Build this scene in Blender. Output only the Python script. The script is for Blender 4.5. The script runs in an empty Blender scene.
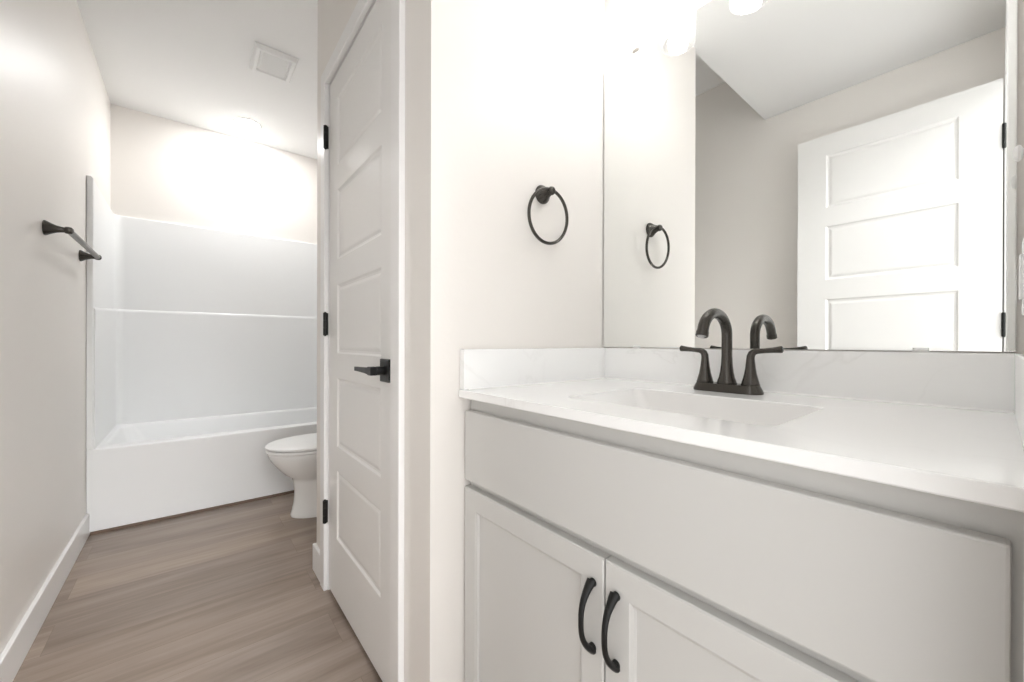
import bpy, bmesh, math
from math import sin, cos, pi, radians
from mathutils import Vector, Matrix

S = bpy.context.scene
COL = S.collection
# ------------------------------------------------------------------ key numbers (metres)
XL, XM = -0.418, 1.076          # left wall, mirror wall
X0, YC = 0.435, 0.836           # closet wall, towel-ring wall
YE = 1.900                      # far end of the closet box
YT, YB = 2.980, 3.792           # tub apron, back wall
YF = -0.0285                    # front wall (camera stands in its doorway)
YS = 0.850                      # edge of the lowered ceiling
ZLO, ZHI = 2.287, 2.616
XD = -0.318                     # open entry door, room-side face
XC, ZC, ZS = 0.510, 0.8894, 0.988
CAMZ = 1.0029
F_PX = 395.94

# ------------------------------------------------------------------ camera
cd = bpy.data.cameras.new('camera')
cam = bpy.data.objects.new('camera', cd)
COL.objects.link(cam)
cd.sensor_fit = 'HORIZONTAL'
cd.sensor_width = 36.0
cd.lens = F_PX / 1024.0 * 36.0
cd.shift_y = 2.707 / 1024.0
cd.clip_start = 0.02
_a = radians(40 - 0.8871)
_t = radians(-0.0775)
_r = radians(0.147)
fw = Vector((sin(_a), cos(_a), 0)); rt = Vector((cos(_a), -sin(_a), 0)); up = Vector((0, 0, 1))
f2 = fw * cos(_t) + up * sin(_t); u2 = up * cos(_t) - fw * sin(_t)
# small roll: the tops of verticals lean left in the picture
cr = rt * cos(_r) + u2 * sin(_r)
cu = u2 * cos(_r) - rt * sin(_r)
M = Matrix((cr, cu, -f2)).transposed().to_4x4()
M.translation = Vector((0, 0, CAMZ))
cam.matrix_world = M
S.camera = cam

# ------------------------------------------------------------------ world, lights, exposure
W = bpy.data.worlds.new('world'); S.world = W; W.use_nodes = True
# plain light hall outside the doorway; added bright lobe behind camera fills the room
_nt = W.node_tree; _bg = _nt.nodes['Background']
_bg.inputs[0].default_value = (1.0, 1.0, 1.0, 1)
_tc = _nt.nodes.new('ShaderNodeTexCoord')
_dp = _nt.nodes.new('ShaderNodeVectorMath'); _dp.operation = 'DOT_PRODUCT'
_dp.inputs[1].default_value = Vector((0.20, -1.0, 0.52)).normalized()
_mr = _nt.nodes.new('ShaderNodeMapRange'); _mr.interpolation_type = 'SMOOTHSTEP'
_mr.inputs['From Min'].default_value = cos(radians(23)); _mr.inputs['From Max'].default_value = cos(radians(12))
HALL, HALL_LOBE = 1.1, 7.4  # hall level, then peak of the added fill lobe
_mr.inputs['To Min'].default_value = HALL; _mr.inputs['To Max'].default_value = HALL_LOBE
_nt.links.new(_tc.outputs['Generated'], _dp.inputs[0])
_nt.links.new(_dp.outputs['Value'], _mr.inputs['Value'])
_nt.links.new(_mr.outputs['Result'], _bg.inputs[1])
E_BULB = 21.0
E_DOWN = 100.0
S.view_settings.view_transform = 'Standard'
S.view_settings.look = 'None'
S.view_settings.exposure = 1.06
S.view_settings.gamma = 1.0
S.view_settings.use_curve_mapping = False

# ------------------------------------------------------------------ materials
def lin(c):
    return tuple(((v / 255) / 12.92 if v / 255 <= 0.04045 else ((v / 255 + 0.055) / 1.055) ** 2.4) for v in c) + (1,)

def mat(name, rgb, rough=0.5, metal=0.0, coat=0.0, bump=None, spec=0.5):
    m = bpy.data.materials.new(name); m.use_nodes = True
    nt = m.node_tree; b = nt.nodes['Principled BSDF']
    b.inputs['Base Color'].default_value = lin(rgb)
    b.inputs['Roughness'].default_value = rough
    b.inputs['Metallic'].default_value = metal
    b.inputs['Coat Weight'].default_value = coat
    b.inputs['Coat Roughness'].default_value = 0.06
    b.inputs['Specular IOR Level'].default_value = spec
    if bump:
        tc = nt.nodes.new('ShaderNodeTexCoord')
        n = nt.nodes.new('ShaderNodeTexNoise'); n.inputs['Scale'].default_value = bump[0]
        n.inputs['Detail'].default_value = 3
        bp = nt.nodes.new('ShaderNodeBump'); bp.inputs['Strength'].default_value = bump[1]
        bp.inputs['Distance'].default_value = 0.002
        nt.links.new(tc.outputs['Object'], n.inputs['Vector'])
        nt.links.new(n.outputs['Fac'], bp.inputs['Height'])
        nt.links.new(bp.outputs['Normal'], b.inputs['Normal'])
    return m

WALL = mat('greige_wall_paint', (240, 236, 231), 0.42, bump=(90, 0.10))
CEIL = mat('white_ceiling_paint', (248, 248, 247), 0.7, bump=(120, 0.08))
TRIM = mat('white_trim_paint', (244, 243, 242), 0.32)
DOORW = mat('white_door_paint', (242, 241, 239), 0.35)
CAB = mat('white_cabinet_paint', (206, 205, 202), 0.38)
ACRY = mat('white_acrylic', (246, 247, 247), 0.28, coat=0.10)
PORC = mat('white_porcelain', (248, 248, 246), 0.10, coat=0.5)
PLAST = mat('white_plastic', (247, 247, 246), 0.35)
BLACK = mat('matte_black_metal', (22, 22, 22), 0.38, metal=0.3)
ORB = mat('dark_bronze_metal', (78, 75, 71), 0.26, metal=0.75)
STEELBAR = mat('grey_brushed_bronze', (128, 125, 121), 0.34, metal=0.7)
DARKGAP = mat('dark_mirror_edge', (70, 72, 70), 0.4)
BROWN = mat('brown_shoe_moulding', (104, 84, 70), 0.5, bump=(60, 0.1))
CHROME = mat('polished_chrome', (205, 205, 205), 0.12, metal=1.0)
NICKEL = mat('brushed_nickel', (190, 186, 180), 0.28, metal=1.0)
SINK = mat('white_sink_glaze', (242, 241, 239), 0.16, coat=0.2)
CAULK = mat('white_caulk', (248, 248, 246), 0.3)

MIRR = bpy.data.materials.new('mirror_silver'); MIRR.use_nodes = True
_n = MIRR.node_tree; _n.nodes.clear()
_g = _n.nodes.new('ShaderNodeBsdfGlossy'); _g.inputs['Roughness'].default_value = 0.0
_g.inputs['Color'].default_value = (0.90, 0.915, 0.905, 1)
_o = _n.nodes.new('ShaderNodeOutputMaterial'); _n.links.new(_g.outputs[0], _o.inputs[0])

GLASS = bpy.data.materials.new('clear_shade_glass'); GLASS.use_nodes = True
_n = GLASS.node_tree; _n.nodes.clear()
_tr = _n.nodes.new('ShaderNodeBsdfTransparent'); _tr.inputs['Color'].default_value = (0.97, 0.97, 0.97, 1)
_gl = _n.nodes.new('ShaderNodeBsdfGlossy'); _gl.inputs['Roughness'].default_value = 0.05
_di = _n.nodes.new('ShaderNodeBsdfTranslucent'); _di.inputs['Color'].default_value = (0.95, 0.95, 0.95, 1)
_lw = _n.nodes.new('ShaderNodeLayerWeight'); _lw.inputs['Blend'].default_value = 0.35
_m1 = _n.nodes.new('ShaderNodeMixShader'); _m2 = _n.nodes.new('ShaderNodeMixShader')
_o = _n.nodes.new('ShaderNodeOutputMaterial')
_m1.inputs[0].default_value = 0.10
_n.links.new(_tr.outputs[0], _m1.inputs[1]); _n.links.new(_di.outputs[0], _m1.inputs[2])
_mp = _n.nodes.new('ShaderNodeMath'); _mp.operation = 'MULTIPLY'; _mp.inputs[1].default_value = 0.5
_n.links.new(_lw.outputs['Facing'], _mp.inputs[0])
_n.links.new(_mp.outputs[0], _m2.inputs[0])
_n.links.new(_m1.outputs[0], _m2.inputs[1]); _n.links.new(_gl.outputs[0], _m2.inputs[2])
_n.links.new(_m2.outputs[0], _o.inputs[0])

def emis(name, rgb, s):
    m = bpy.data.materials.new(name); m.use_nodes = True
    b = m.node_tree.nodes['Principled BSDF']
    b.inputs['Base Color'].default_value = (0.9, 0.9, 0.9, 1)
    b.inputs['Emission Color'].default_value = rgb + (1,)
    b.inputs['Emission Strength'].default_value = s
    return m
BULB = emis('glowing_bulb', (1.0, 1.0, 1.0), E_BULB)
LENS = emis('glowing_downlight_lens', (1.0, 1.0, 1.0), E_DOWN)

# quartz: white with faint grey veins
QUARTZ = mat('white_veined_quartz', (250, 250, 249), 0.17, coat=0.12)
nt = QUARTZ.node_tree; b = nt.nodes['Principled BSDF']
tc = nt.nodes.new('ShaderNodeTexCoord')
n1 = nt.nodes.new('ShaderNodeTexNoise'); n1.inputs['Scale'].default_value = 2.6; n1.inputs['Detail'].default_value = 5
n1.inputs['Distortion'].default_value = 1.1
ab = nt.nodes.new('ShaderNodeMath'); ab.operation = 'SUBTRACT'; ab.inputs[1].default_value = 0.5
ab2 = nt.nodes.new('ShaderNodeMath'); ab2.operation = 'ABSOLUTE'
rp = nt.nodes.new('ShaderNodeValToRGB')
rp.color_ramp.elements[0].position = 0.0; rp.color_ramp.elements[0].color = (1, 1, 1, 1)
rp.color_ramp.elements[1].position = 0.014; rp.color_ramp.elements[1].color = (0, 0, 0, 1)
n2 = nt.nodes.new('ShaderNodeTexNoise'); n2.inputs['Scale'].default_value = 3.3
r2 = nt.nodes.new('ShaderNodeValToRGB'); r2.color_ramp.elements[0].position = 0.5; r2.color_ramp.elements[1].position = 0.68
mu = nt.nodes.new('ShaderNodeMath'); mu.operation = 'MULTIPLY'
mu2 = nt.nodes.new('ShaderNodeMath'); mu2.operation = 'MULTIPLY'; mu2.inputs[1].default_value = 0.13
mx = nt.nodes.new('ShaderNodeMix'); mx.data_type = 'RGBA'
mx.inputs[6].default_value = lin((250, 250, 249)); mx.inputs[7].default_value = lin((196, 193, 188))
L = nt.links.new
L(tc.outputs['Object'], n1.inputs['Vector']); L(tc.outputs['Object'], n2.inputs['Vector'])
L(n1.outputs['Fac'], ab.inputs[0]); L(ab.outputs[0], ab2.inputs[0]); L(ab2.outputs[0], rp.inputs[0])
L(n2.outputs['Fac'], r2.inputs[0]); L(rp.outputs[0], mu.inputs[0]); L(r2.outputs[0], mu.inputs[1])
L(mu.outputs[0], mu2.inputs[0]); L(mu2.outputs[0], mx.inputs[0]); L(mx.outputs[2], b.inputs['Base Color'])

# vinyl plank floor: boards run along x
FLOOR = mat('brown_grey_vinyl_plank', (150, 135, 122), 0.34)
nt = FLOOR.node_tree; b = nt.nodes['Principled BSDF']; L = nt.links.new
tc = nt.nodes.new('ShaderNodeTexCoord')
mp = nt.nodes.new('ShaderNodeMapping'); mp.inputs['Location'].default_value = (0.37, 0.055, 0)
L(tc.outputs['Object'], mp.inputs['Vector'])
br = nt.nodes.new('ShaderNodeTexBrick')
br.offset = 0.37; br.inputs['Scale'].default_value = 1.0
br.inputs['Brick Width'].default_value = 1.22; br.inputs['Row Height'].default_value = 0.18
br.inputs['Mortar Size'].default_value = 0.0007; br.inputs['Mortar Smooth'].default_value = 0.2
br.inputs['Color1'].default_value = (0, 0, 0, 1); br.inputs['Color2'].default_value = (1, 1, 1, 1)
br.inputs['Mortar'].default_value = (0.5, 0.5, 0.5, 1)
L(mp.outputs[0], br.inputs['Vector'])
# grain, shifted per board
sc = nt.nodes.new('ShaderNodeVectorMath'); sc.operation = 'MULTIPLY_ADD'
sc.inputs[1].default_value = (1.1, 13.0, 1.0)
L(mp.outputs[0], sc.inputs[0])
cx = nt.nodes.new('ShaderNodeVectorMath'); cx.operation = 'SCALE'; cx.inputs['Scale'].default_value = 7.0
L(br.outputs['Color'], cx.inputs[0]); L(cx.outputs[0], sc.inputs[2])
g1 = nt.nodes.new('ShaderNodeTexNoise'); g1.inputs['Scale'].default_value = 1.0; g1.inputs['Detail'].default_value = 4
g1.inputs['Roughness'].default_value = 0.55; g1.inputs['Distortion'].default_value = 0.7
L(sc.outputs[0], g1.inputs['Vector'])
g2 = nt.nodes.new('ShaderNodeTexNoise'); g2.inputs['Scale'].default_value = 6.0; g2.inputs['Detail'].default_value = 5
L(sc.outputs[0], g2.inputs['Vector'])
mixg = nt.nodes.new('ShaderNodeMix'); mixg.inputs[0].default_value = 0.22
L(g1.outputs['Fac'], mixg.inputs[2]); L(g2.outputs['Fac'], mixg.inputs[3])
cr_ = nt.nodes.new('ShaderNodeValToRGB')
cr_.color_ramp.elements[0].position = 0.30; cr_.color_ramp.elements[0].color = lin((126, 110, 98))
cr_.color_ramp.elements[1].position = 0.70; cr_.color_ramp.elements[1].color = lin((170, 154, 141))
L(mixg.outputs[0], cr_.inputs[0])
tint = nt.nodes.new('ShaderNodeMix'); tint.data_type = 'RGBA'; tint.blend_type = 'MULTIPLY'
tint.inputs[0].default_value = 1.0
tr = nt.nodes.new('ShaderNodeValToRGB')
tr.color_ramp.elements[0].color = (0.86, 0.86, 0.87, 1); tr.color_ramp.elements[1].color = (1.08, 1.07, 1.05, 1)
L(br.outputs['Color'], tr.inputs[0]); L(cr_.outputs[0], tint.inputs[6]); L(tr.outputs[0], tint.inputs[7])
seam = nt.nodes.new('ShaderNodeMix'); seam.data_type = 'RGBA'; seam.inputs[7].default_value = lin((122, 105, 92))
L(br.outputs['Fac'], seam.inputs[0]); L(tint.outputs[2], seam.inputs[6]); L(seam.outputs[2], b.inputs['Base Color'])

# ------------------------------------------------------------------ mesh helpers
def obj(name, bm, m, parent=None, smooth=False, origin=None):
    bmesh.ops.recalc_face_normals(bm, faces=bm.faces)
    me = bpy.data.meshes.new(name)
    if origin is not None:
        bmesh.ops.translate(bm, verts=bm.verts, vec=-Vector(origin))
    bm.to_mesh(me); bm.free()
    for x in (m if isinstance(m, (list, tuple)) else [m]):
        me.materials.append(x)
    if smooth:
        for p in me.polygons: p.use_smooth = True
        try: me.set_sharp_from_angle(angle=radians(38))
        except Exception: pass
    o = bpy.data.objects.new(name, me); COL.objects.link(o)
    if smooth:
        wn = o.modifiers.new('weighted_normal', 'WEIGHTED_NORMAL'); wn.keep_sharp = True; wn.weight = 80
    if origin is not None: o.location = origin
    if parent is not None:
        o.parent = parent
        if origin is not None:
            o.location = Vector(origin) - world_loc(parent)
        else:
            o.location = -world_loc(parent)
    return o

def world_loc(o):
    v = Vector(o.location)
    while o.parent: o = o.parent; v = v + Vector(o.location)
    return v

def thing(name, label, cat, loc, group=None):
    o = bpy.data.objects.new(name, None); COL.objects.link(o); o.location = loc
    o.empty_display_size = 0.05
    tag(o, label, cat, group); return o

def tag(o, label, cat, group=None):
    o['label'] = label; o['category'] = cat
    if group: o['group'] = group
    return o

def struct(o):
    o['kind'] = 'structure'; return o

def box(bm, x0, x1, y0, y1, z0, z1, bev=0.0, seg=2):
    vs = [bm.verts.new((x, y, z)) for x in (x0, x1) for y in (y0, y1) for z in (z0, z1)]
    q = [(0, 1, 3, 2), (4, 6, 7, 5), (0, 4, 5, 1), (2, 3, 7, 6), (0, 2, 6, 4), (1, 5, 7, 3)]
    fs = [bm.faces.new([vs[i] for i in f]) for f in q]
    if bev > 0:
        es = list({e for f in fs for e in f.edges})
        bmesh.ops.bevel(bm, geom=es, offset=bev, segments=seg, affect='EDGES', profile=0.5)
    return fs

def B(*a, **k):
    bm = bmesh.new(); box(bm, *a, **k); return bm

def loft(bm, loops, cap0=True, cap1=True, closed=True):
    rows = [[bm.verts.new(p) for p in lp] for lp in loops]
    n = len(rows[0])
    for a, c in zip(rows[:-1], rows[1:]):
        for i in range(n if closed else n - 1):
            j = (i + 1) % n
            bm.faces.new((a[i], a[j], c[j], c[i]))
    if cap0: bm.faces.new(rows[0])
    if cap1: bm.faces.new(list(reversed(rows[-1])))
    return rows

def rrect(x0, x1, y0, y1, r, z, k=6):
    pts = []
    for cx_, cy_, a0 in ((x1 - r, y1 - r, 0), (x0 + r, y1 - r, 90), (x0 + r, y0 + r, 180), (x1 - r, y0 + r, 270)):
        for i in range(k + 1):
            a = radians(a0 + 90 * i / k)
            pts.append((cx_ + r * cos(a), cy_ + r * sin(a), z))
    return pts

def lathe(bm, prof, c, axis='z', n=32, cap=True):
    c = Vector(c); loops = []
    for r, h in prof:
        lp = []
        for i in range(n):
            a = 2 * pi * i / n; u, v = r * cos(a), r * sin(a)
            d = {'z': (u, v, h), '-z': (u, v, -h), '-y': (u, -h, v), 'y': (u, h, v), 'x': (h, u, v), '-x': (-h, u, v)}[axis]
            lp.append(c + Vector(d))
        loops.append(lp)
    loft(bm, loops, cap, cap)

def tube(bm, path, radii, n=20, flat=None, cap=True):
    """radii: number or list; flat: (scale_a, scale_b) list for elliptical sections"""
    path = [Vector(p) for p in path]
    m = len(path)
    if not isinstance(radii, (list, tuple)): radii = [radii] * m
    t0 = (path[1] - path[0]).normalized()
    ref = Vector((0, 0, 1)) if abs(t0.z) < 0.9 else Vector((0, 1, 0))
    nrm = (ref - t0 * ref.dot(t0)).normalized()
    loops = []
    for i, p in enumerate(path):
        if i == 0: t = path[1] - path[0]
        elif i == m - 1: t = path[-1] - path[-2]
        else: t = path[i + 1] - path[i - 1]
        t.normalize()
        nrm = (nrm - t * nrm.dot(t)).normalized()
        bi = t.cross(nrm)
        ra = rb = radii[i]
        if isinstance(ra, (tuple, list)): ra, rb = radii[i]
        loops.append([p + nrm * (ra * cos(2 * pi * k / n)) + bi * (rb * sin(2 * pi * k / n)) for k in range(n)])
    loft(bm, loops, cap, cap)

def extrude_poly(bm, pts2, z0, z1):
    loft(bm, [[(x, y, z0) for x, y in pts2], [(x, y, z1) for x, y in pts2]])

# ------------------------------------------------------------------ the room shell
TW = 0.11
struct(obj('floor', B(XL - TW, XM + TW, YF - 0.6, YB + TW, -0.06, 0.0), FLOOR))
struct(obj('wall_left', B(XL - TW, XL, YF - 0.12, YB + TW, 0, ZHI + 0.08), WALL))
struct(obj('wall_back', B(XL, XM, YB, YB + TW, 0, ZHI + 0.08), WALL))
struct(obj('wall_mirror', B(XM, XM + TW, YF - 0.12, YB + TW, 0, ZHI + 0.08), WALL))
struct(obj('wall_towel', B(X0, XM, YC, YC + TW, 0, ZHI), WALL))
DY0, DY1, DZT = 1.041, 1.708, 2.040          # closet door slab
bm = bmesh.new()
box(bm, X0, X0 + TW, YC + TW, DY0 - 0.012, 0, ZHI)
box(bm, X0, X0 + TW, DY1 + 0.012, YE - TW, 0, ZHI)
box(bm, X0, X0 + TW, DY0 - 0.012, DY1 + 0.012, DZT + 0.014, ZHI)
struct(obj('wall_closet', bm, WALL))
struct(obj('wall_nook', B(X0, XM, YE - TW, YE, 0, ZHI), WALL))
struct(obj('ceiling', B(XL, XM, YS, YB, ZHI, ZHI + 0.08), CEIL))
bm = bmesh.new()
extrude_poly(bm, [(XL, YF - 0.12), (XM, YF - 0.12), (XM, YC), (X0, YC), (X0, YS), (XL, YS)], ZLO, ZHI + 0.08)
struct(obj('ceiling_lower', bm, CEIL))
# front wall with the entry doorway
OX0, OX1, OZT = XD + 0.002, 0.400, 2.048
bm = bmesh.new()
box(bm, XL, OX0 - 0.018, YF - 0.12, YF, 0, ZLO)
box(bm, OX1 + 0.018, XM, YF - 0.12, YF, 0, ZLO)
box(bm, OX0 - 0.018, OX1 + 0.018, YF - 0.12, YF, OZT + 0.018, ZLO)
struct(obj('wall_front', bm, WALL))

# baseboards
def baseboard(name, x0, x1, y0, y1, h=0.1150, side=None):
    return struct(obj(name, B(x0, x1, y0, y1, 0, h, bev=0.003), TRIM))
baseboard('baseboard_left', XL, XL + 0.014, YF + 0.05, YT - 0.004)
bm = bmesh.new()
box(bm, X0 - 0.014, X0, DY1 + 0.070, YE + 0.014, 0, 0.1150, bev=0.003)
box(bm, X0, XM - 0.02, YE, YE + 0.014, 0, 0.1150, bev=0.003)
struct(obj('baseboard_nook', bm, TRIM))
bm = bmesh.new()
box(bm, X0 - 0.014, X0, YC - 0.014, DY0 - 0.066, 0, 0.1150, bev=0.003)
box(bm, X0, 0.548, YC - 0.014, YC, 0, 0.1150, bev=0.003)
struct(obj('baseboard_closet', bm, TRIM))
baseboard('baseboard_mirror', XM - 0.014, XM, YE + 0.015, YT - 0.004)

# casings (flat stock with eased edges)
cw, ct = 0.058, 0.017
def casing_x(name, xf, y0, y1, zt, cwn=cw):
    """around an opening in a wall facing -x; xf is the wall face"""
    bm = bmesh.new()
    box(bm, xf - ct, xf, y0 - cwn, y0, 0, zt + cw, bev=0.003)
    box(bm, xf - ct, xf, y1, y1 + cw, 0, zt + cw, bev=0.003)
    box(bm, xf - ct, xf, y0, y1, zt, zt + cw, bev=0.003)
    # jamb lining and stop
    box(bm, xf, xf + TW, y0 - 0.006, y0 + 0.002, 0, zt)
    box(bm, xf, xf + TW, y1 - 0.002, y1 + 0.006, 0, zt)
    box(bm, xf, xf + TW, y0, y1, zt, zt + 0.008)
    return struct(obj(name, bm, TRIM))
casing_x('trim_1', X0, DY0 - 0.006, DY1 + 0.006, DZT + 0.006)
bm = bmesh.new()
for a, c_ in ((OX0 - 0.002 - cw, OX0 - 0.002), (OX1 + 0.002, OX1 + 0.002 + cw)):
    box(bm, a, c_, YF, YF + ct, 0, OZT + cw, bev=0.003)
box(bm, OX0 - 0.002, OX1 + 0.002, YF, YF + ct, OZT + 0.002, OZT + cw, bev=0.003)
box(bm, OX0 - 0.018, OX0, YF - 0.12, YF, 0, OZT + 0.018)
box(bm, OX1, OX1 + 0.018, YF - 0.12, YF, 0, OZT + 0.018)
box(bm, OX0, OX1, YF - 0.12, YF, OZT, OZT + 0.018)
struct(obj('trim_2', bm, TRIM))
# brown shoe moulding along the foot of the tub
bm = bmesh.new()
q = [(YT, 0), (YT - 0.013, 0), (YT - 0.0125, 0.006), (YT - 0.009, 0.011), (YT - 0.004, 0.0135), (YT, 0.014)]
loft(bm, [[(XL + 0.016, y, z) for y, z in q], [(XM - 0.016, y, z) for y, z in q]])
struct(obj('trim_3', bm, BROWN))

# ------------------------------------------------------------------ five-panel moulded doors
def panel_door(name, xf, th, y0, y1, z0, z1, py0, py1, m, pz, two=True):
    """slab facing -x at xf, thickness towards +x (th>0); panels pressed into both faces"""
    bm = bmesh.new()
    ys = [y0, py0, py1, y1]
    zs = [z0]
    for a, c_ in pz: zs += [a, c_]
    zs.append(z1)
    def face_side(x, s):
        # s = direction of recess along x
        V = {}
        def v(y, z, d=0.0):
            k = (round(y, 5), round(z, 5), round(d, 5))
            if k not in V: V[k] = bm.verts.new((x + s * d, y, z))
            return V[k]
        for i in range(3):
            for j in range(len(zs) - 1):
                a0, a1, c0, c1 = ys[i], ys[i + 1], zs[j], zs[j + 1]
                if i == 1 and j % 2 == 1:
                    rings = [(0.0, 0.0), (0.006, 0.0055), (0.013, 0.0065), (0.022, 0.0035), (0.027, 0.0030)]
                    prev = None
                    for off, d in rings:
                        r = [v(a0 + off, c0 + off, d), v(a1 - off, c0 + off, d), v(a1 - off, c1 - off, d), v(a0 + off, c1 - off, d)]
                        if prev:
                            for k in range(4):
                                bm.faces.new((prev[k], prev[(k + 1) % 4], r[(k + 1) % 4], r[k]))
                        prev = r
                    bm.faces.new(prev)
                else:
                    bm.faces.new((v(a0, c0), v(a1, c0), v(a1, c1), v(a0, c1)))
        return V
    A = face_side(xf, 1 if th > 0 else -1)
    Cc = face_side(xf + th, -1 if th > 0 else 1)
    def g(V, y, z): return V[(round(y, 5), round(z, 5), 0.0)]
    ring = [(y, z0) for y in ys] + [(y1, z) for z in zs[1:]] + [(y, z1) for y in reversed(ys[:-1])] + [(y0, z) for z in reversed(zs[1:-1])]
    for k in range(len(ring)):
        p, q_ = ring[k], ring[(k + 1) % len(ring)]
        bm.faces.new((g(A, *p), g(A, *q_), g(Cc, *q_), g(Cc, *p)))
    return obj(name, bm, m)

PZ = [(0.250, 0.512), (0.605, 0.868), (0.962, 1.226), (1.322, 1.588), (1.682, 1.944)]
d1 = panel_door('door_1', X0 + 0.002, 0.035, DY0, DY1, 0.014, DZT, 1.150, 1.598, DOORW, PZ)
struct(d1)
d2 = panel_door('door_2', XD, -0.035, -0.008, 0.664, 0.012, 2.042, 0.106, 0.546, DOORW, PZ)
struct(d2)

def hinge_mesh_x(bm, x, y, z, sx, dy_leaf):
    """butt hinge: knuckle barrel in three pieces with ball tips, plus leaf edge"""
    for a, c_ in ((-0.045, -0.0155), (-0.0145, 0.0145), (0.0155, 0.045)):
        lathe(bm, [(0.0082, a), (0.0082, c_)], (x, y, z), n=14)
    lathe(bm, [(0.0022, -0.049), (0.0045, -0.047), (0.0045, -0.045)], (x, y, z), n=12)
    lathe(bm, [(0.0045, 0.045), (0.0045, 0.047), (0.0022, 0.049)], (x, y, z), n=12)
    lathe(bm, [(0.0050, -0.0450), (0.0050, 0.0450)], (x, y, z), n=12)
    box(bm, min(x, x + sx), max(x, x + sx), y - 0.0012, y + 0.0012, z - 0.044, z + 0.044)
for z in (1.830, 1.078, 0.322):
    bm = bmesh.new(); hinge_mesh_x(bm, X0 - 0.0128, DY1 + 0.004, z, 0.011, 0)
    obj('hinge', bm, BLACK, d1, smooth=True)['label'] = 'black hinge'
for z in (1.815, 1.080, 0.330):
    bm = bmesh.new()
    for a, c_ in ((-0.045, -0.0155), (-0.0145, 0.0145), (0.0155, 0.045)):
        lathe(bm, [(0.0060, a), (0.0060, c_)], (XD + 0.003, -0.011, z), n=14)
    lathe(bm, [(0.0046, -0.048), (0.0046, 0.048)], (XD + 0.003, -0.011, z), n=12)
    box(bm, XD - 0.033, XD + 0.003, -0.0100, -0.0082, z - 0.044, z + 0.044)
    obj('hinge', bm, BLACK, d2, smooth=True)['label'] = 'black hinge'

def lever_set(d, xf, s, y, z, dirn):
    """square rosette + neck + flat lever on face x=xf, sticking out along s; lever runs along dirn*y"""
    bm = bmesh.new()
    x0, x1 = sorted((xf, xf + s * 0.009))
    box(bm, x0, x1, y - 0.033, y + 0.033, z - 0.033, z + 0.033, bev=0.0022)
    h = obj('door_handle', bm, BLACK, d)
    h['label'] = 'black square rosette with lever'
    bm = bmesh.new()
    lathe(bm, [(0.0125, 0.008), (0.0125, 0.030), (0.0110, 0.034)], (xf, y, z), axis='x' if s > 0 else '-x', n=24)
    obj('neck', bm, BLACK, h, smooth=True)
    bm = bmesh.new()
    xa, xb = sorted((xf + s * 0.033, xf + s * 0.052))
    # hub block then flat tapering lever
    box(bm, xa, xb, y - 0.014, y + 0.014, z - 0.012, z + 0.012, bev=0.002)
    L0 = [(y + dirn * 0.012, 0.0100, 0.0085), (y + dirn * 0.030, 0.0085, 0.0085), (y + dirn * 0.060, 0.0075, 0.0070), (y + dirn * 0.105, 0.0064, 0.0056), (y + dirn * 0.140, 0.0060, 0.0050)]
    xm = xf + s * 0.0425
    loops = []
    for yy, hz, hx in L0:
        loops.append([(xm - hx, yy, z - hz), (xm + hx, yy, z - hz), (xm + hx, yy, z + hz), (xm - hx, yy, z + hz)])
    loft(bm, loops)
    obj('lever', bm, BLACK, h)
    return h
lever_set(d1, X0 + 0.002, -1, DY0 + 0.063, 0.924, 1)
lever_set(d2, XD, 1, 0.600, 0.922, -1)

# ------------------------------------------------------------------ bathtub and surround (one unit)
tub = thing('bathtub', 'white alcove bathtub with a tall glossy three-sided surround across the end of the room', 'bathtub', (0.33, YT + 0.37, 0))
g = 0.0004
bx0, bx1, by0, by1 = XL + g, XM - g, YT, YB - g
RZ = 0.443
bm = bmesh.new()
rows = loft(bm, [rrect(bx0, bx1, by0 + 0.002, by1, 0.006, 0.0),
          rrect(bx0, bx1, by0 + 0.000, by1, 0.006, 0.02),
          rrect(bx0, bx1, by0, by1, 0.006, RZ - 0.012),
          rrect(bx0 + 0.001, bx1 - 0.001, by0 + 0.003, by1 - 0.001, 0.006, RZ - 0.004),
          rrect(bx0 + 0.004, bx1 - 0.004, by0 + 0.010, by1 - 0.004, 0.008, RZ),
          rrect(bx0 + 0.052, bx1 - 0.095, by0 + 0.070, by1 - 0.050, 0.07, RZ),
          rrect(bx0 + 0.060, bx1 - 0.103, by0 + 0.078, by1 - 0.058, 0.07, RZ - 0.004),
          rrect(bx0 + 0.067, bx1 - 0.110, by0 + 0.085, by1 - 0.065, 0.07, RZ - 0.018),
          rrect(bx0 + 0.16, bx1 - 0.15, by0 + 0.115, by1 - 0.10, 0.13, 0.16),
          rrect(bx0 + 0.21, bx1 - 0.18, by0 + 0.15, by1 - 0.13, 0.12, 0.11),
          rrect(bx0 + 0.30, bx1 - 0.25, by0 + 0.20, by1 - 0.18, 0.10, 0.10)])
obj('tub_basin', bm, ACRY, tub, smooth=True)
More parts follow.
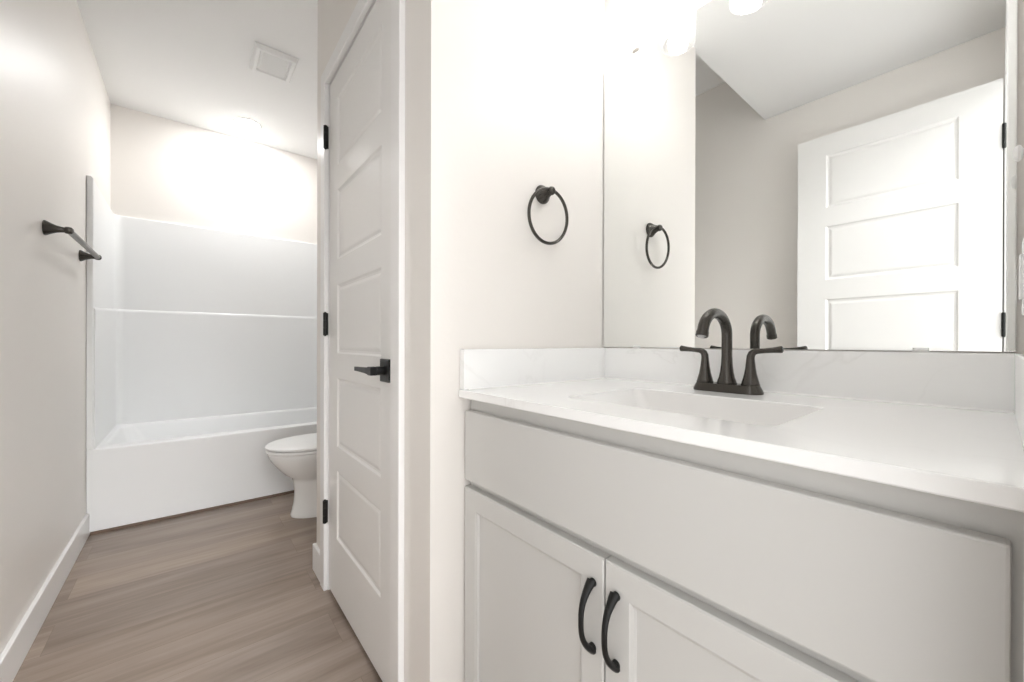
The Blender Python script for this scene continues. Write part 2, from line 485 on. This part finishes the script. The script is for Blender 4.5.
# surround: three walls in one moulding with rounded inner corners, ledge at 1.227
ST, LZ, th, th2 = 1.866, 1.227, 0.022, 0.032
def sur_path(inset, rad, k=8):
    """U-shaped plan: from left front, round the back corners, to right front"""
    x0, x1, y1 = bx0 + inset, bx1 - inset, by1 - inset
    pts = [(x0, by0 + 0.012 + 0.0 * inset)]
    for i in range(k + 1):
        a = radians(180 - 90 * i / k); pts.append((x0 + rad + rad * cos(a), y1 - rad + rad * sin(a)))
    for i in range(k + 1):
        a = radians(90 - 90 * i / k); pts.append((x1 - rad + rad * cos(a), y1 - rad + rad * sin(a)))
    pts.append((x1, by0 + 0.012))
    return pts
def sur_panel(name, prof, zs):
    bm = bmesh.new()
    k = 8
    outer = sur_path(0.0, 0.001, k)
    rows_in = []
    for i, r, z in prof:
        pp = sur_path(i, r, k); drop = 0.042 if abs(z - LZ) < 0.03 else 0.0    # ledge falls gently towards the front
        rows_in.append([(x, y, z - (drop if q in (0, len(pp) - 1) else 0)) for q, (x, y) in enumerate(pp)])
    # inner skin
    rr = [[bm.verts.new(p) for p in row] for row in rows_in]
    n = len(rr[0])
    for a, c_ in zip(rr[:-1], rr[1:]):
        for i in range(n - 1): bm.faces.new((a[i], a[i + 1], c_[i + 1], c_[i]))
    ob = [bm.verts.new((x, y, prof[0][2])) for x, y in outer]
    ot = [bm.verts.new((x, y, prof[-1][2])) for x, y in outer]
    for i in range(n - 1):
        bm.faces.new((ob[i], ob[i + 1], ot[i + 1], ot[i]))
        bm.faces.new((rr[-1][i], rr[-1][i + 1], ot[i + 1], ot[i]))
        bm.faces.new((rr[0][i], rr[0][i + 1], ob[i + 1], ob[i]))
    bm.faces.new([r[0] for r in rr] + [ot[0], ob[0]])
    bm.faces.new([r[-1] for r in rr] + [ot[-1], ob[-1]])
    return obj(name, bm, ACRY, tub, smooth=True)
sur_panel('lower_surround', [(th2, 0.035, RZ), (th2, 0.035, LZ - 0.022), (th2 - 0.001, 0.036, LZ - 0.012), (th2 - 0.005, 0.038, LZ - 0.004), (th2 - 0.0095, 0.040, LZ)], None)
sur_panel('upper_surround', [(th, 0.05, LZ), (th, 0.05, ST - 0.010), (th - 0.003, 0.05, ST - 0.003), (th - 0.010, 0.05, ST)], None)
# raised flange post at the left front edge
bm = bmesh.new()
loft(bm, [rrect(bx0, bx0 + 0.026, by0 - 0.004, by0 + 0.011, 0.005, RZ + 0.0005, 4),
          rrect(bx0, bx0 + 0.026, by0 - 0.004, by0 + 0.011, 0.005, ST - 0.012, 4),
          rrect(bx0, bx0 + 0.019, by0 - 0.002, by0 + 0.011, 0.005, ST, 4)])
obj('surround_flange', bm, ACRY, tub, smooth=True)
bm = bmesh.new()
loft(bm, [rrect(bx1 - 0.026, bx1, by0 - 0.004, by0 + 0.011, 0.005, RZ + 0.0005, 4),
          rrect(bx1 - 0.026, bx1, by0 - 0.004, by0 + 0.011, 0.005, ST - 0.012, 4),
          rrect(bx1 - 0.019, bx1, by0 - 0.002, by0 + 0.011, 0.005, ST, 4)])
obj('surround_flange', bm, ACRY, tub, smooth=True)

# ------------------------------------------------------------------ toilet
TY = 2.575
toi = thing('toilet', 'white toilet with closed lid standing between the bathtub and the closet wall', 'toilet', (0.72, TY, 0))
def egg(xf, xb, hw, z, n=48, pb=2.6, fr=0.52):
    xm = xf + (xb - xf) * fr; pts = []
    for i in range(n):
        t = 2 * pi * i / n; c_, s_ = cos(t), sin(t)
        if c_ > 0:
            pts.append((xm - (xm - xf) * c_, TY + hw * s_, z))
        else:
            e = 2.0 / pb
            pts.append((xm + (xb - xm) * abs(c_) ** e, TY + hw * math.copysign(abs(s_) ** e, s_), z))
    return pts
bm = bmesh.new()
loft(bm, [egg(0.452, 0.90, 0.118, 0.0, pb=4), egg(0.450, 0.90, 0.120, 0.012, pb=4), egg(0.456, 0.90, 0.113, 0.03, pb=4),
          egg(0.466, 0.90, 0.104, 0.08, pb=4), egg(0.470, 0.90, 0.101, 0.15, pb=4), egg(0.464, 0.90, 0.106, 0.20, pb=4), egg(0.455, 0.90, 0.112, 0.222, pb=3.4),
          egg(0.420, 0.89, 0.130, 0.248), egg(0.384, 0.88, 0.153, 0.29), egg(0.354, 0.865, 0.169, 0.33), egg(0.341, 0.86, 0.177, 0.356),
          egg(0.336, 0.86, 0.180, 0.373), egg(0.340, 0.86, 0.177, 0.381)])
obj('bowl', bm, PORC, toi, smooth=True)
bm = bmesh.new()
loft(bm, [egg(0.332, 0.815, 0.182, 0.384), egg(0.327, 0.815, 0.186, 0.389), egg(0.327, 0.815, 0.186, 0.397), egg(0.331, 0.815, 0.182, 0.402)])
obj('seat', bm, PLAST, toi, smooth=True)
bm = bmesh.new()
loft(bm, [egg(0.330, 0.83, 0.184, 0.4055), egg(0.324, 0.83, 0.189, 0.410), egg(0.324, 0.83, 0.189, 0.418), egg(0.332, 0.825, 0.182, 0.425),
          egg(0.365, 0.80, 0.155, 0.430), egg(0.44, 0.74, 0.09, 0.433)])
obj('lid', bm, PLAST, toi, smooth=True)
for s in (-1, 1):
    bm = bmesh.new(); box(bm, 0.832, 0.862, TY + s * 0.075 - 0.016, TY + s * 0.075 + 0.016, 0.382, 0.420, bev=0.006)
    obj('lid_hinge', bm, PLAST, toi, smooth=True)
bm = bmesh.new()
loft(bm, [rrect(0.885, 1.050, TY - 0.185, TY + 0.185, 0.035, 0.385), rrect(0.872, 1.058, TY - 0.205, TY + 0.205, 0.035, 0.44),
          rrect(0.862, 1.062, TY - 0.222, TY + 0.222, 0.035, 0.735)])
obj('tank', bm, PORC, toi, smooth=True)
bm = bmesh.new()
loft(bm, [rrect(0.860, 1.064, TY - 0.224, TY + 0.224, 0.035, 0.7355), rrect(0.852, 1.066, TY - 0.232, TY + 0.232, 0.038, 0.742),
          rrect(0.852, 1.066, TY - 0.232, TY + 0.232, 0.038, 0.760), rrect(0.862, 1.058, TY - 0.222, TY + 0.222, 0.034, 0.770)])
obj('tank_lid', bm, PORC, toi, smooth=True)
bm = bmesh.new()
lathe(bm, [(0.014, 0.0), (0.014, 0.010), (0.008, 0.013)], (0.8655, TY + 0.165, 0.685), axis='-x', n=20)
tube(bm, [(0.855, TY + 0.165, 0.685), (0.848, TY + 0.14, 0.683), (0.846, TY + 0.09, 0.678)], [0.005, 0.006, 0.007], n=12)
obj('flush_handle', bm, CHROME, toi, smooth=True)

# ------------------------------------------------------------------ vanity cabinet
van = thing('vanity_cabinet', 'white bathroom vanity cabinet with two shaker doors under the quartz counter', 'cabinet', (0.80, 0.40, 0))
FX, FT = 0.545, 0.020           # face frame plane, front thickness
vy0, vy1 = YF + 0.004, YC - 0.004
SLAB = 0.0195
zt = ZC - SLAB - 0.0006
bm = bmesh.new()
pw = 0.018
box(bm, FX + 0.02, XM - 0.003, vy0, vy0 + pw, 0, zt)
box(bm, FX + 0.02, XM - 0.003, vy1 - pw, vy1, 0, zt)
box(bm, FX + 0.02, XM - 0.003, vy0 + pw, vy1 - pw, 0.10, 0.118)
box(bm, XM - 0.012, XM - 0.003, vy0 + pw, vy1 - pw, 0.118, zt)
obj('body', bm, CAB, van)
bm = bmesh.new()
sw = 0.040
box(bm, FX, FX + 0.02, vy0, vy0 + sw, 0.10, zt)
box(bm, FX, FX + 0.02, vy1 - sw, vy1, 0.10, zt)
box(bm, FX, FX + 0.02, vy0 + sw, vy1 - sw, zt - 0.040, zt)
box(bm, FX, FX + 0.02, vy0 + sw, vy1 - sw, 0.640, 0.680)
box(bm, FX, FX + 0.02, vy0 + sw, vy1 - sw, 0.10, 0.145)
obj('face_frame', bm, CAB, van)
obj('toe_kick', B(FX + 0.065, FX + 0.08, vy0 + pw, vy1 - pw, 0.0, 0.0995), CAB, van)
fy0, fy1 = -0.007, 0.830
bm = bmesh.new(); box(bm, FX - FT, FX - 0.0005, fy0, fy1, 0.668, 0.837, bev=0.003)
obj('drawer_front', bm, CAB, van)
def shaker(y0, y1, z0, z1, hy):
    bm = bmesh.new(); st = 0.048; x = FX - FT; xb = FX - 0.0005
    # front ring with small bead step to recessed panel
    rings = [((0.0, 0.0025)), ((0.0025, 0.0)), ((st - 0.002, 0.0)), ((st, 0.0015)), ((st + 0.004, 0.0035)), ((st + 0.0065, 0.0085))]
    prev = None
    back = [bm.verts.new((xb, y, z)) for y, z in ((y0, z0), (y1, z0), (y1, z1), (y0, z1))]
    bm.faces.new(back)
    prev = back
    for o_, d in rings:
        r = [bm.verts.new((x + d, y, z)) for y, z in ((y0 + o_, z0 + o_), (y1 - o_, z0 + o_), (y1 - o_, z1 - o_), (y0 + o_, z1 - o_))]
        for k in range(4): bm.faces.new((prev[k], prev[(k + 1) % 4], r[(k + 1) % 4], r[k]))
        prev = r
    bm.faces.new(prev)
    d = obj('door', bm, CAB, van)
    # arched pull: flared feet, slim bow
    bm = bmesh.new(); path = []; rad = []
    N = 22; zc, hl = 0.5485, 0.058
    for i in range(N + 1):
        t = i / N; u = 2 * t - 1
        bow = 0.027 * (1 - abs(u) ** 2.6)
        path.append((x - 0.0035 - bow, hy, zc + hl * u))
        w = 0.0050 + 0.0042 * abs(u) ** 3 
        rad.append((0.0036 + 0.0022 * abs(u) ** 2, w))
    # path tangent frames use a fixed normal so the width stays along y
    loops = []
    for i, p in enumerate(path):
        a = Vector(path[max(i - 1, 0)]); c_ = Vector(path[min(i + 1, N)])
        t = (c_ - a).normalized(); w_ = Vector((0, 1, 0)); n_ = t.cross(w_).normalized()
        ra, rb = rad[i]
        loops.append([Vector(p) + n_ * ra * cos(2 * pi * k / 16) + w_ * rb * sin(2 * pi * k / 16) for k in range(16)])
    loft(bm, loops)
    for s in (-1, 1):
        lathe(bm, [(0.0072, 0.0002), (0.0068, 0.004), (0.0048, 0.009)], (x, hy, zc + s * 0.0540), axis='-x', n=16)
    obj('handle', bm, BLACK, d, smooth=True)['label'] = 'black arched pull'
    return d
shaker(0.4075, fy1, 0.125, 0.650, 0.4285)
shaker(fy0, 0.4045, 0.125, 0.650, 0.3815)

# ------------------------------------------------------------------ countertop with integral sink
ctop = thing('countertop', 'white quartz vanity countertop with faint grey veins, splashes and a rectangular sink', 'countertop', (0.79, 0.40, ZC - SLAB))
cx0, cx1, cy0, cy1 = XC, XM - 0.002, YF + 0.002, YC - 0.002
sx0, sx1, sy0, sy1 = 0.618, 0.885, 0.196, 0.582
bm = bmesh.new(); zb = ZC - SLAB
loft(bm, [rrect(sx0 - 0.016, sx1 + 0.016, sy0 - 0.016, sy1 + 0.016, 0.03, zb),
          rrect(cx0 + 0.002, cx1, cy0, cy1, 0.002, zb),
          rrect(cx0, cx1, cy0, cy1, 0.002, zb + 0.002),
          rrect(cx0, cx1, cy0, cy1, 0.002, ZC - 0.0025),
          rrect(cx0 + 0.0008, cx1, cy0, cy1, 0.002, ZC - 0.0008),
          rrect(cx0 + 0.0025, cx1, cy0, cy1, 0.002, ZC),
          rrect(sx0 - 0.003, sx1 + 0.003, sy0 - 0.003, sy1 + 0.003, 0.024, ZC),
          rrect(sx0 - 0.0008, sx1 + 0.0008, sy0 - 0.0008, sy1 + 0.0008, 0.022, ZC - 0.001),
          rrect(sx0, sx1, sy0, sy1, 0.022, ZC - 0.003),
          rrect(sx0 - 0.0005, sx1 + 0.0005, sy0 - 0.0005, sy1 + 0.0005, 0.022, ZC - 0.004)], False, False)
slab = obj('slab', bm, QUARTZ, ctop, smooth=True)
bm = bmesh.new()
def bl(d, dx, dy, r):
    return rrect(sx0 + dx, sx1 - dx, sy0 + dy, sy1 - dy, r, ZC - d)
inn = [bl(0.150, 0.09, 0.13, 0.03), bl(0.142, 0.065, 0.100, 0.045), bl(0.118, 0.040, 0.074, 0.04), bl(0.060, 0.016, 0.034, 0.028), bl(0.0032, 0.0001, 0.0001, 0.022)]
lo = [bl(0.0045, -0.0002, -0.0002, 0.022), bl(0.060, 0.008, 0.022, 0.03), bl(0.124, 0.030, 0.062, 0.04), bl(0.150, 0.060, 0.095, 0.045), bl(0.156, 0.09, 0.13, 0.03)]
loft(bm, [inn[-1]] + lo, False, True)
loft(bm, list(reversed(inn)), False, True)
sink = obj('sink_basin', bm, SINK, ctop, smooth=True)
bm = bmesh.new()
lathe(bm, [(0.032, 0.0), (0.032, 0.002), (0.024, 0.004), (0.022, 0.003), (0.020, 0.006), (0.004, 0.007)], ((sx0 + sx1) / 2, (sy0 + sy1) / 2, ZC - 0.1498), n=28)
obj('drain', bm, ORB, sink, smooth=True)
bt = 0.020
obj('backsplash', B(cx1 - bt, cx1, cy0, cy1, ZC + 0.0003, ZS, bev=0.0015), QUARTZ, ctop)
obj('side_splash', B(XC + 0.003, cx1 - bt - 0.0005, cy1 - bt, cy1, ZC + 0.0003, ZS, bev=0.0015), QUARTZ, ctop)
obj('side_splash', B(XC + 0.003, cx1 - bt - 0.0005, cy0, cy0 + 0.010, ZC + 0.0003, ZS, bev=0.0015), QUARTZ, ctop)
# caulk bead round the foot of the splashes
bm = bmesh.new()
def bead(a, c_, na, w=0.0035):
    a = Vector(a); c_ = Vector(c_); na = Vector(na); u = Vector((0, 0, 1))
    q0 = [a, a + na * w, a + na * w * 0.45 + u * w * 0.45, a + u * w]
    loft(bm, [q0, [p + (c_ - a) for p in q0]])
bead((cx1 - bt, cy0 + 0.0105, ZC + 0.0002), (cx1 - bt, cy1 - bt, ZC + 0.0002), (-1, 0, 0))
bead((XC + 0.016, cy1 - bt, ZC + 0.0002), (cx1 - bt, cy1 - bt, ZC + 0.0002), (0, -1, 0), 0.0025)
obj('caulk_bead', bm, CAULK, ctop)

# ------------------------------------------------------------------ faucet
FXC, FYC = 0.985, 0.406
fz = ZC + 0.0004
fau = thing('faucet', 'dark bronze two-handle faucet with arched spout standing behind the sink', 'faucet', (FXC, FYC, fz))
bm = bmesh.new()
def stad(hx, hy, z, k=12):
    return rrect(FXC - hx, FXC + hx, FYC - hy, FYC + hy, hx - 0.0005, z, k)
loft(bm, [stad(0.0272, 0.0765, fz), stad(0.0276, 0.0770, fz + 0.003), stad(0.0262, 0.0745, fz + 0.009), stad(0.0232, 0.0705, fz + 0.017), stad(0.0222, 0.0690, fz + 0.019)])
obj('base_plate', bm, ORB, fau, smooth=True)
bm = bmesh.new()
zb_ = fz + 0.0185
lathe(bm, [(0.0212, 0.0), (0.0215, 0.003), (0.0200, 0.005), (0.0200, 0.007), (0.0172, 0.014), (0.0146, 0.026), (0.0126, 0.044), (0.0115, 0.064)], (FXC, FYC, zb_), n=32, cap=True)
path = []; rad = []
for i in range(6):
    path.append((FXC, FYC, zb_ + 0.060 + i * 0.0110)); rad.append(0.0114)
R_ = 0.0605; zc_ = path[-1][2]
for i in range(1, 25):
    a = radians(166 * i / 24)
    path.append((FXC - R_ + R_ * cos(a), FYC, zc_ + R_ * 0.80 * sin(a))); rad.append(0.0114 + 0.0002 * min(i, 8) / 8)
e = Vector(path[-1]); d_ = (e - Vector(path[-2])).normalized()
path += [tuple(e + d_ * 0.006), tuple(e + d_ * 0.0065), tuple(e + d_ * 0.016), tuple(e + d_ * 0.0175)]
rad += [0.0116, 0.0127, 0.0130, 0.0118]
tube(bm, path, rad, n=28)
sp = obj('spout', bm, ORB, fau, smooth=True)
bm = bmesh.new(); e2 = e + d_ * 0.0176
tube(bm, [e2, e2 + d_ * 0.0008], [0.0090, 0.0082], n=24)
obj('aerator', bm, CHROME, sp, smooth=True)
for s in (1, -1):
    hy_ = FYC + s * 0.0510
    bm = bmesh.new()
    lathe(bm, [(0.0188, 0.0), (0.0191, 0.003), (0.0176, 0.005), (0.0176, 0.007), (0.0158, 0.013), (0.0128, 0.025), (0.0104, 0.040), (0.0089, 0.054), (0.0083, 0.062)], (FXC, hy_, zb_), n=32)
    h = obj('handle', bm, ORB, fau, smooth=True)
    bm = bmesh.new()
    z0 = zb_ + 0.060
    pth = [(FXC, hy_, z0), (FXC, hy_ + s * 0.0005, z0 + 0.006), (FXC, hy_ + s * 0.003, z0 + 0.0125), (FXC, hy_ + s * 0.008, z0 + 0.0165), (FXC, hy_ + s * 0.014, z0 + 0.0180),
           (FXC, hy_ + s * 0.028, z0 + 0.0192), (FXC, hy_ + s * 0.045, z0 + 0.0208), (FXC, hy_ + s * 0.0585, z0 + 0.0222), (FXC, hy_ + s * 0.0615, z0 + 0.0225), (FXC, hy_ + s * 0.0630, z0 + 0.0226)]
    tube(bm, pth, [0.0083, 0.0082, 0.0078, 0.0070, 0.0062, 0.0054, 0.0060, 0.0074, 0.0074, 0.0052], n=20)
    obj('lever', bm, ORB, h, smooth=True)

# ------------------------------------------------------------------ mirror
MZ0, MZ1, MY0, MY1 = 0.9905, 1.913, YF + 0.010, YC - 0.004
mir = thing('mirror', 'large frameless rectangular wall mirror above the vanity backsplash', 'mirror', (XM, 0.40, MZ0))
bm = bmesh.new()
fs = box(bm, XM - 0.006, XM - 0.001, MY0, MY1, MZ0, MZ1)
for f in fs:
    f.material_index = 1
fs[0].material_index = 0
p = obj('mirror_pane', bm, [MIRR, DARKGAP], mir)
def clip(y, z, s, m):
    bm = bmesh.new()
    box(bm, XM - 0.0085, XM - 0.0063, y - 0.011, y + 0.011, min(z, z + s * 0.006), max(z, z + s * 0.006), bev=0.0008)
    box(bm, XM - 0.0085, XM - 0.001, y - 0.011, y + 0.011, min(z - s * 0.0020, z - s * 0.0004), max(z - s * 0.0020, z - s * 0.0004))
    c_ = obj('clip', bm, m, mir); return c_
clip(0.705, MZ0, 1, PLAST); clip(0.093, MZ0, 1, PLAST)
clip(0.712, MZ1, -1, NICKEL); clip(0.093, MZ1, -1, NICKEL)

# ------------------------------------------------------------------ vanity light (three shades)
VX, VZ = XM - 0.100, 1.923
vl = thing('vanity_light', 'three-lamp bath light with clear glass cylinder shades above the mirror', 'light fixture', (XM, 0.423, 2.119))
bm = bmesh.new(); box(bm, XM - 0.022, XM - 0.0005, 0.423 - 0.27, 0.423 + 0.27, 2.089, 2.149, bev=0.006)
obj('backplate', bm, BLACK, vl)
for k in (-1, 0, 1):
    y = 0.423 + k * 0.202
    bm = bmesh.new()
    tube(bm, [(XM - 0.021, y, 2.119), (XM - 0.05, y, 2.119), (XM - 0.080, y, 2.119), (XM - 0.093, y, 2.115), (VX, y, 2.106), (VX, y, 2.092)], 0.008, n=14)
    obj('arm', bm, BLACK, vl, smooth=True)
    bm = bmesh.new()
    lathe(bm, [(0.012, 0.060), (0.030, 0.055), (0.034, 0.045), (0.034, 0.012), (0.026, 0.006), (0.020, 0.0)], (VX, y, VZ + 0.115), n=28)
    obj('socket', bm, BLACK, vl, smooth=True)
    bm = bmesh.new()
    lathe(bm, [(0.036, 0.152), (0.046, 0.148), (0.050, 0.138), (0.050, 0.004), (0.0485, 0.0), (0.0465, 0.002), (0.0465, 0.137), (0.043, 0.145), (0.036, 0.149)], (VX, y, VZ), n=40, cap=False)
    sh = obj('glass_shade', bm, GLASS, vl, smooth=True)
    bm = bmesh.new()
    lathe(bm, [(0.004, 0.0), (0.016, 0.004), (0.026, 0.014), (0.030, 0.028), (0.028, 0.044), (0.020, 0.060), (0.014, 0.072), (0.013, 0.084)], (VX, y, VZ + 0.030), n=28)
    obj('bulb', bm, BULB, vl, smooth=True)

# ------------------------------------------------------------------ towel ring and towel bar
RX, RZc = 0.789, 1.432
tr_ = thing('towel_ring', 'dark bronze towel ring mounted on the wall left of the mirror', 'towel ring', (RX, YC, RZc))
bell = [(0.0265, 0.0), (0.0272, 0.003), (0.0255, 0.007), (0.0200, 0.014), (0.0150, 0.022), (0.0120, 0.030), (0.0105, 0.034), (0.0118, 0.037), (0.0120, 0.041), (0.0100, 0.046), (0.0050, 0.049)]
bm = bmesh.new(); lathe(bm, bell, (RX, YC - 0.0006, RZc), axis='-y', n=32)
obj('post', bm, ORB, tr_, smooth=True)
bm = bmesh.new()
RR = 0.0745
n_ = 72; loops = []
rc = Vector((RX - 0.003, YC - 0.0385 + 0.006, RZc - RR + 0.004)); tilt = radians(4.6)
for i in range(n_):
    a = 2 * pi * i / n_; ce = rc + Vector((RR * sin(a), -RR * cos(a) * sin(tilt), RR * cos(a) * cos(tilt)))
    er = Vector((sin(a), 0, cos(a)))
    loops.append([ce + er * 0.0046 * cos(2 * pi * k / 14) + Vector((0, 1, 0)) * 0.0046 * sin(2 * pi * k / 14) for k in range(14)])
loops.append(loops[0])
loft(bm, loops, False, False)
bmesh.ops.remove_doubles(bm, verts=bm.verts, dist=1e-6)
obj('ring', bm, ORB, tr_, smooth=True)

TBZ = 1.424
tb = thing('towel_bar', 'dark bronze towel bar with a grey rod mounted on the left wall', 'towel bar', (XL, 2.52, TBZ))
barx = XL + 0.062
bell2 = [(0.0270, 0.0), (0.0278, 0.003), (0.0255, 0.008), (0.0195, 0.018), (0.0140, 0.030), (0.0108, 0.042), (0.0100, 0.050), (0.0128, 0.054), (0.0138, 0.062), (0.0120, 0.070), (0.006, 0.0745)]
for y in (2.217, 2.825):
    bm = bmesh.new(); lathe(bm, bell2, (XL + 0.0006, y, TBZ), axis='x', n=32)
    obj('post', bm, ORB, tb, smooth=True)
bm = bmesh.new()
lathe(bm, [(0.0105, 2.2275), (0.0105, 2.8145)], (barx, 0, TBZ), axis='y', n=24)
obj('rod', bm, STEELBAR, tb, smooth=True)['label'] = 'grey metal rod'

# ------------------------------------------------------------------ ceiling fixtures
fan = thing('exhaust_fan', 'white rectangular exhaust fan grille on the ceiling', 'vent', (0.38, 2.648, ZHI))
fx0, fx1, fy0_, fy1_ = 0.268, 0.478, 2.515, 2.770
bm = bmesh.new()
zt_ = ZHI - 0.0005
lp = lambda o_, z: [(fx0 + o_, fy0_ + o_, z), (fx1 - o_, fy0_ + o_, z), (fx1 - o_, fy1_ - o_, z), (fx0 + o_, fy1_ - o_, z)]
loft(bm, [lp(0, zt_), lp(0, zt_ - 0.006), lp(0.012, zt_ - 0.022), lp(0.028, zt_ - 0.022), lp(0.032, zt_ - 0.012), lp(0.032, zt_)], False, False)
obj('frame', bm, PLAST, fan)
bm = bmesh.new()
loft(bm, [lp(0.033, zt_), lp(0.033, zt_ - 0.011), lp(0.040, zt_ - 0.014)], True, True)
ny = 26
for i in range(ny):
    y = fy0_ + 0.046 + (fy1_ - fy0_ - 0.092) * i / (ny - 1)
    box(bm, fx0 + 0.044, fx1 - 0.044, y - 0.0016, y + 0.0016, zt_ - 0.0165, zt_ - 0.0135)
obj('grille', bm, PLAST, fan)
dl = thing('recessed_downlight', 'lit round white downlight in the ceiling over the bathtub', 'light fixture', (0.328, 3.512, ZHI))
bm = bmesh.new()
lathe(bm, [(0.090, 0.0002), (0.089, 0.002), (0.085, 0.0035), (0.078, 0.0035), (0.075, 0.002), (0.075, 0.0002)], (0.328, 3.512, ZHI), axis='-z', n=48, cap=False)
obj('trim_ring', bm, PLAST, dl, smooth=True)
bm = bmesh.new()
lathe(bm, [(0.0745, 0.001), (0.0745, 0.0040), (0.066, 0.0068), (0.050, 0.0088), (0.026, 0.0100), (0.006, 0.0104)], (0.328, 3.512, ZHI), axis='-z', n=48)
obj('lens', bm, LENS, dl, smooth=True)

# ------------------------------------------------------------------ switch and hook on the front wall
swi = thing('switch_plate', 'white switch plate on the wall at the right end of the counter', 'switch', (0.98, YF, 1.105))
bm = bmesh.new()
def rz(hx, hz, r, y, cx_=0.98, cz_=1.105):
    return [(cx_ + a - 0.0, y, cz_ + c_) for a, c_, _ in rrect(-hx, hx, -hz, hz, r, 0)]
loft(bm, [rz(0.035, 0.058, 0.004, YF + 0.0004), rz(0.035, 0.058, 0.004, YF + 0.003), rz(0.032, 0.055, 0.004, YF + 0.0062)])
obj('plate', bm, PLAST, swi)
bm = bmesh.new()
loft(bm, [rz(0.0165, 0.0335, 0.002, YF + 0.0062), rz(0.0165, 0.0335, 0.002, YF + 0.0085), rz(0.0150, 0.032, 0.002, YF + 0.0095)])
obj('rocker', bm, PLAST, swi)
hk = thing('wall_hook', 'small white round wall hook above the switch plate at the right of the mirror', 'hook', (0.985, YF, 1.296))
bm = bmesh.new()
loft(bm, [rz(0.010, 0.012, 0.006, YF + 0.0004, 0.985, 1.296), rz(0.010, 0.012, 0.006, YF + 0.003, 0.985, 1.296), rz(0.0085, 0.0105, 0.005, YF + 0.004, 0.985, 1.296)])
obj('plate', bm, PLAST, hk)
for z in (1.296,):
    bm = bmesh.new()
    lathe(bm, [(0.006, 0.003), (0.006, 0.006), (0.011, 0.008), (0.0125, 0.011), (0.010, 0.014), (0.004, 0.0155)], (0.985, YF, z), axis='y', n=24)
    obj('knob', bm, PLAST, hk, smooth=True)
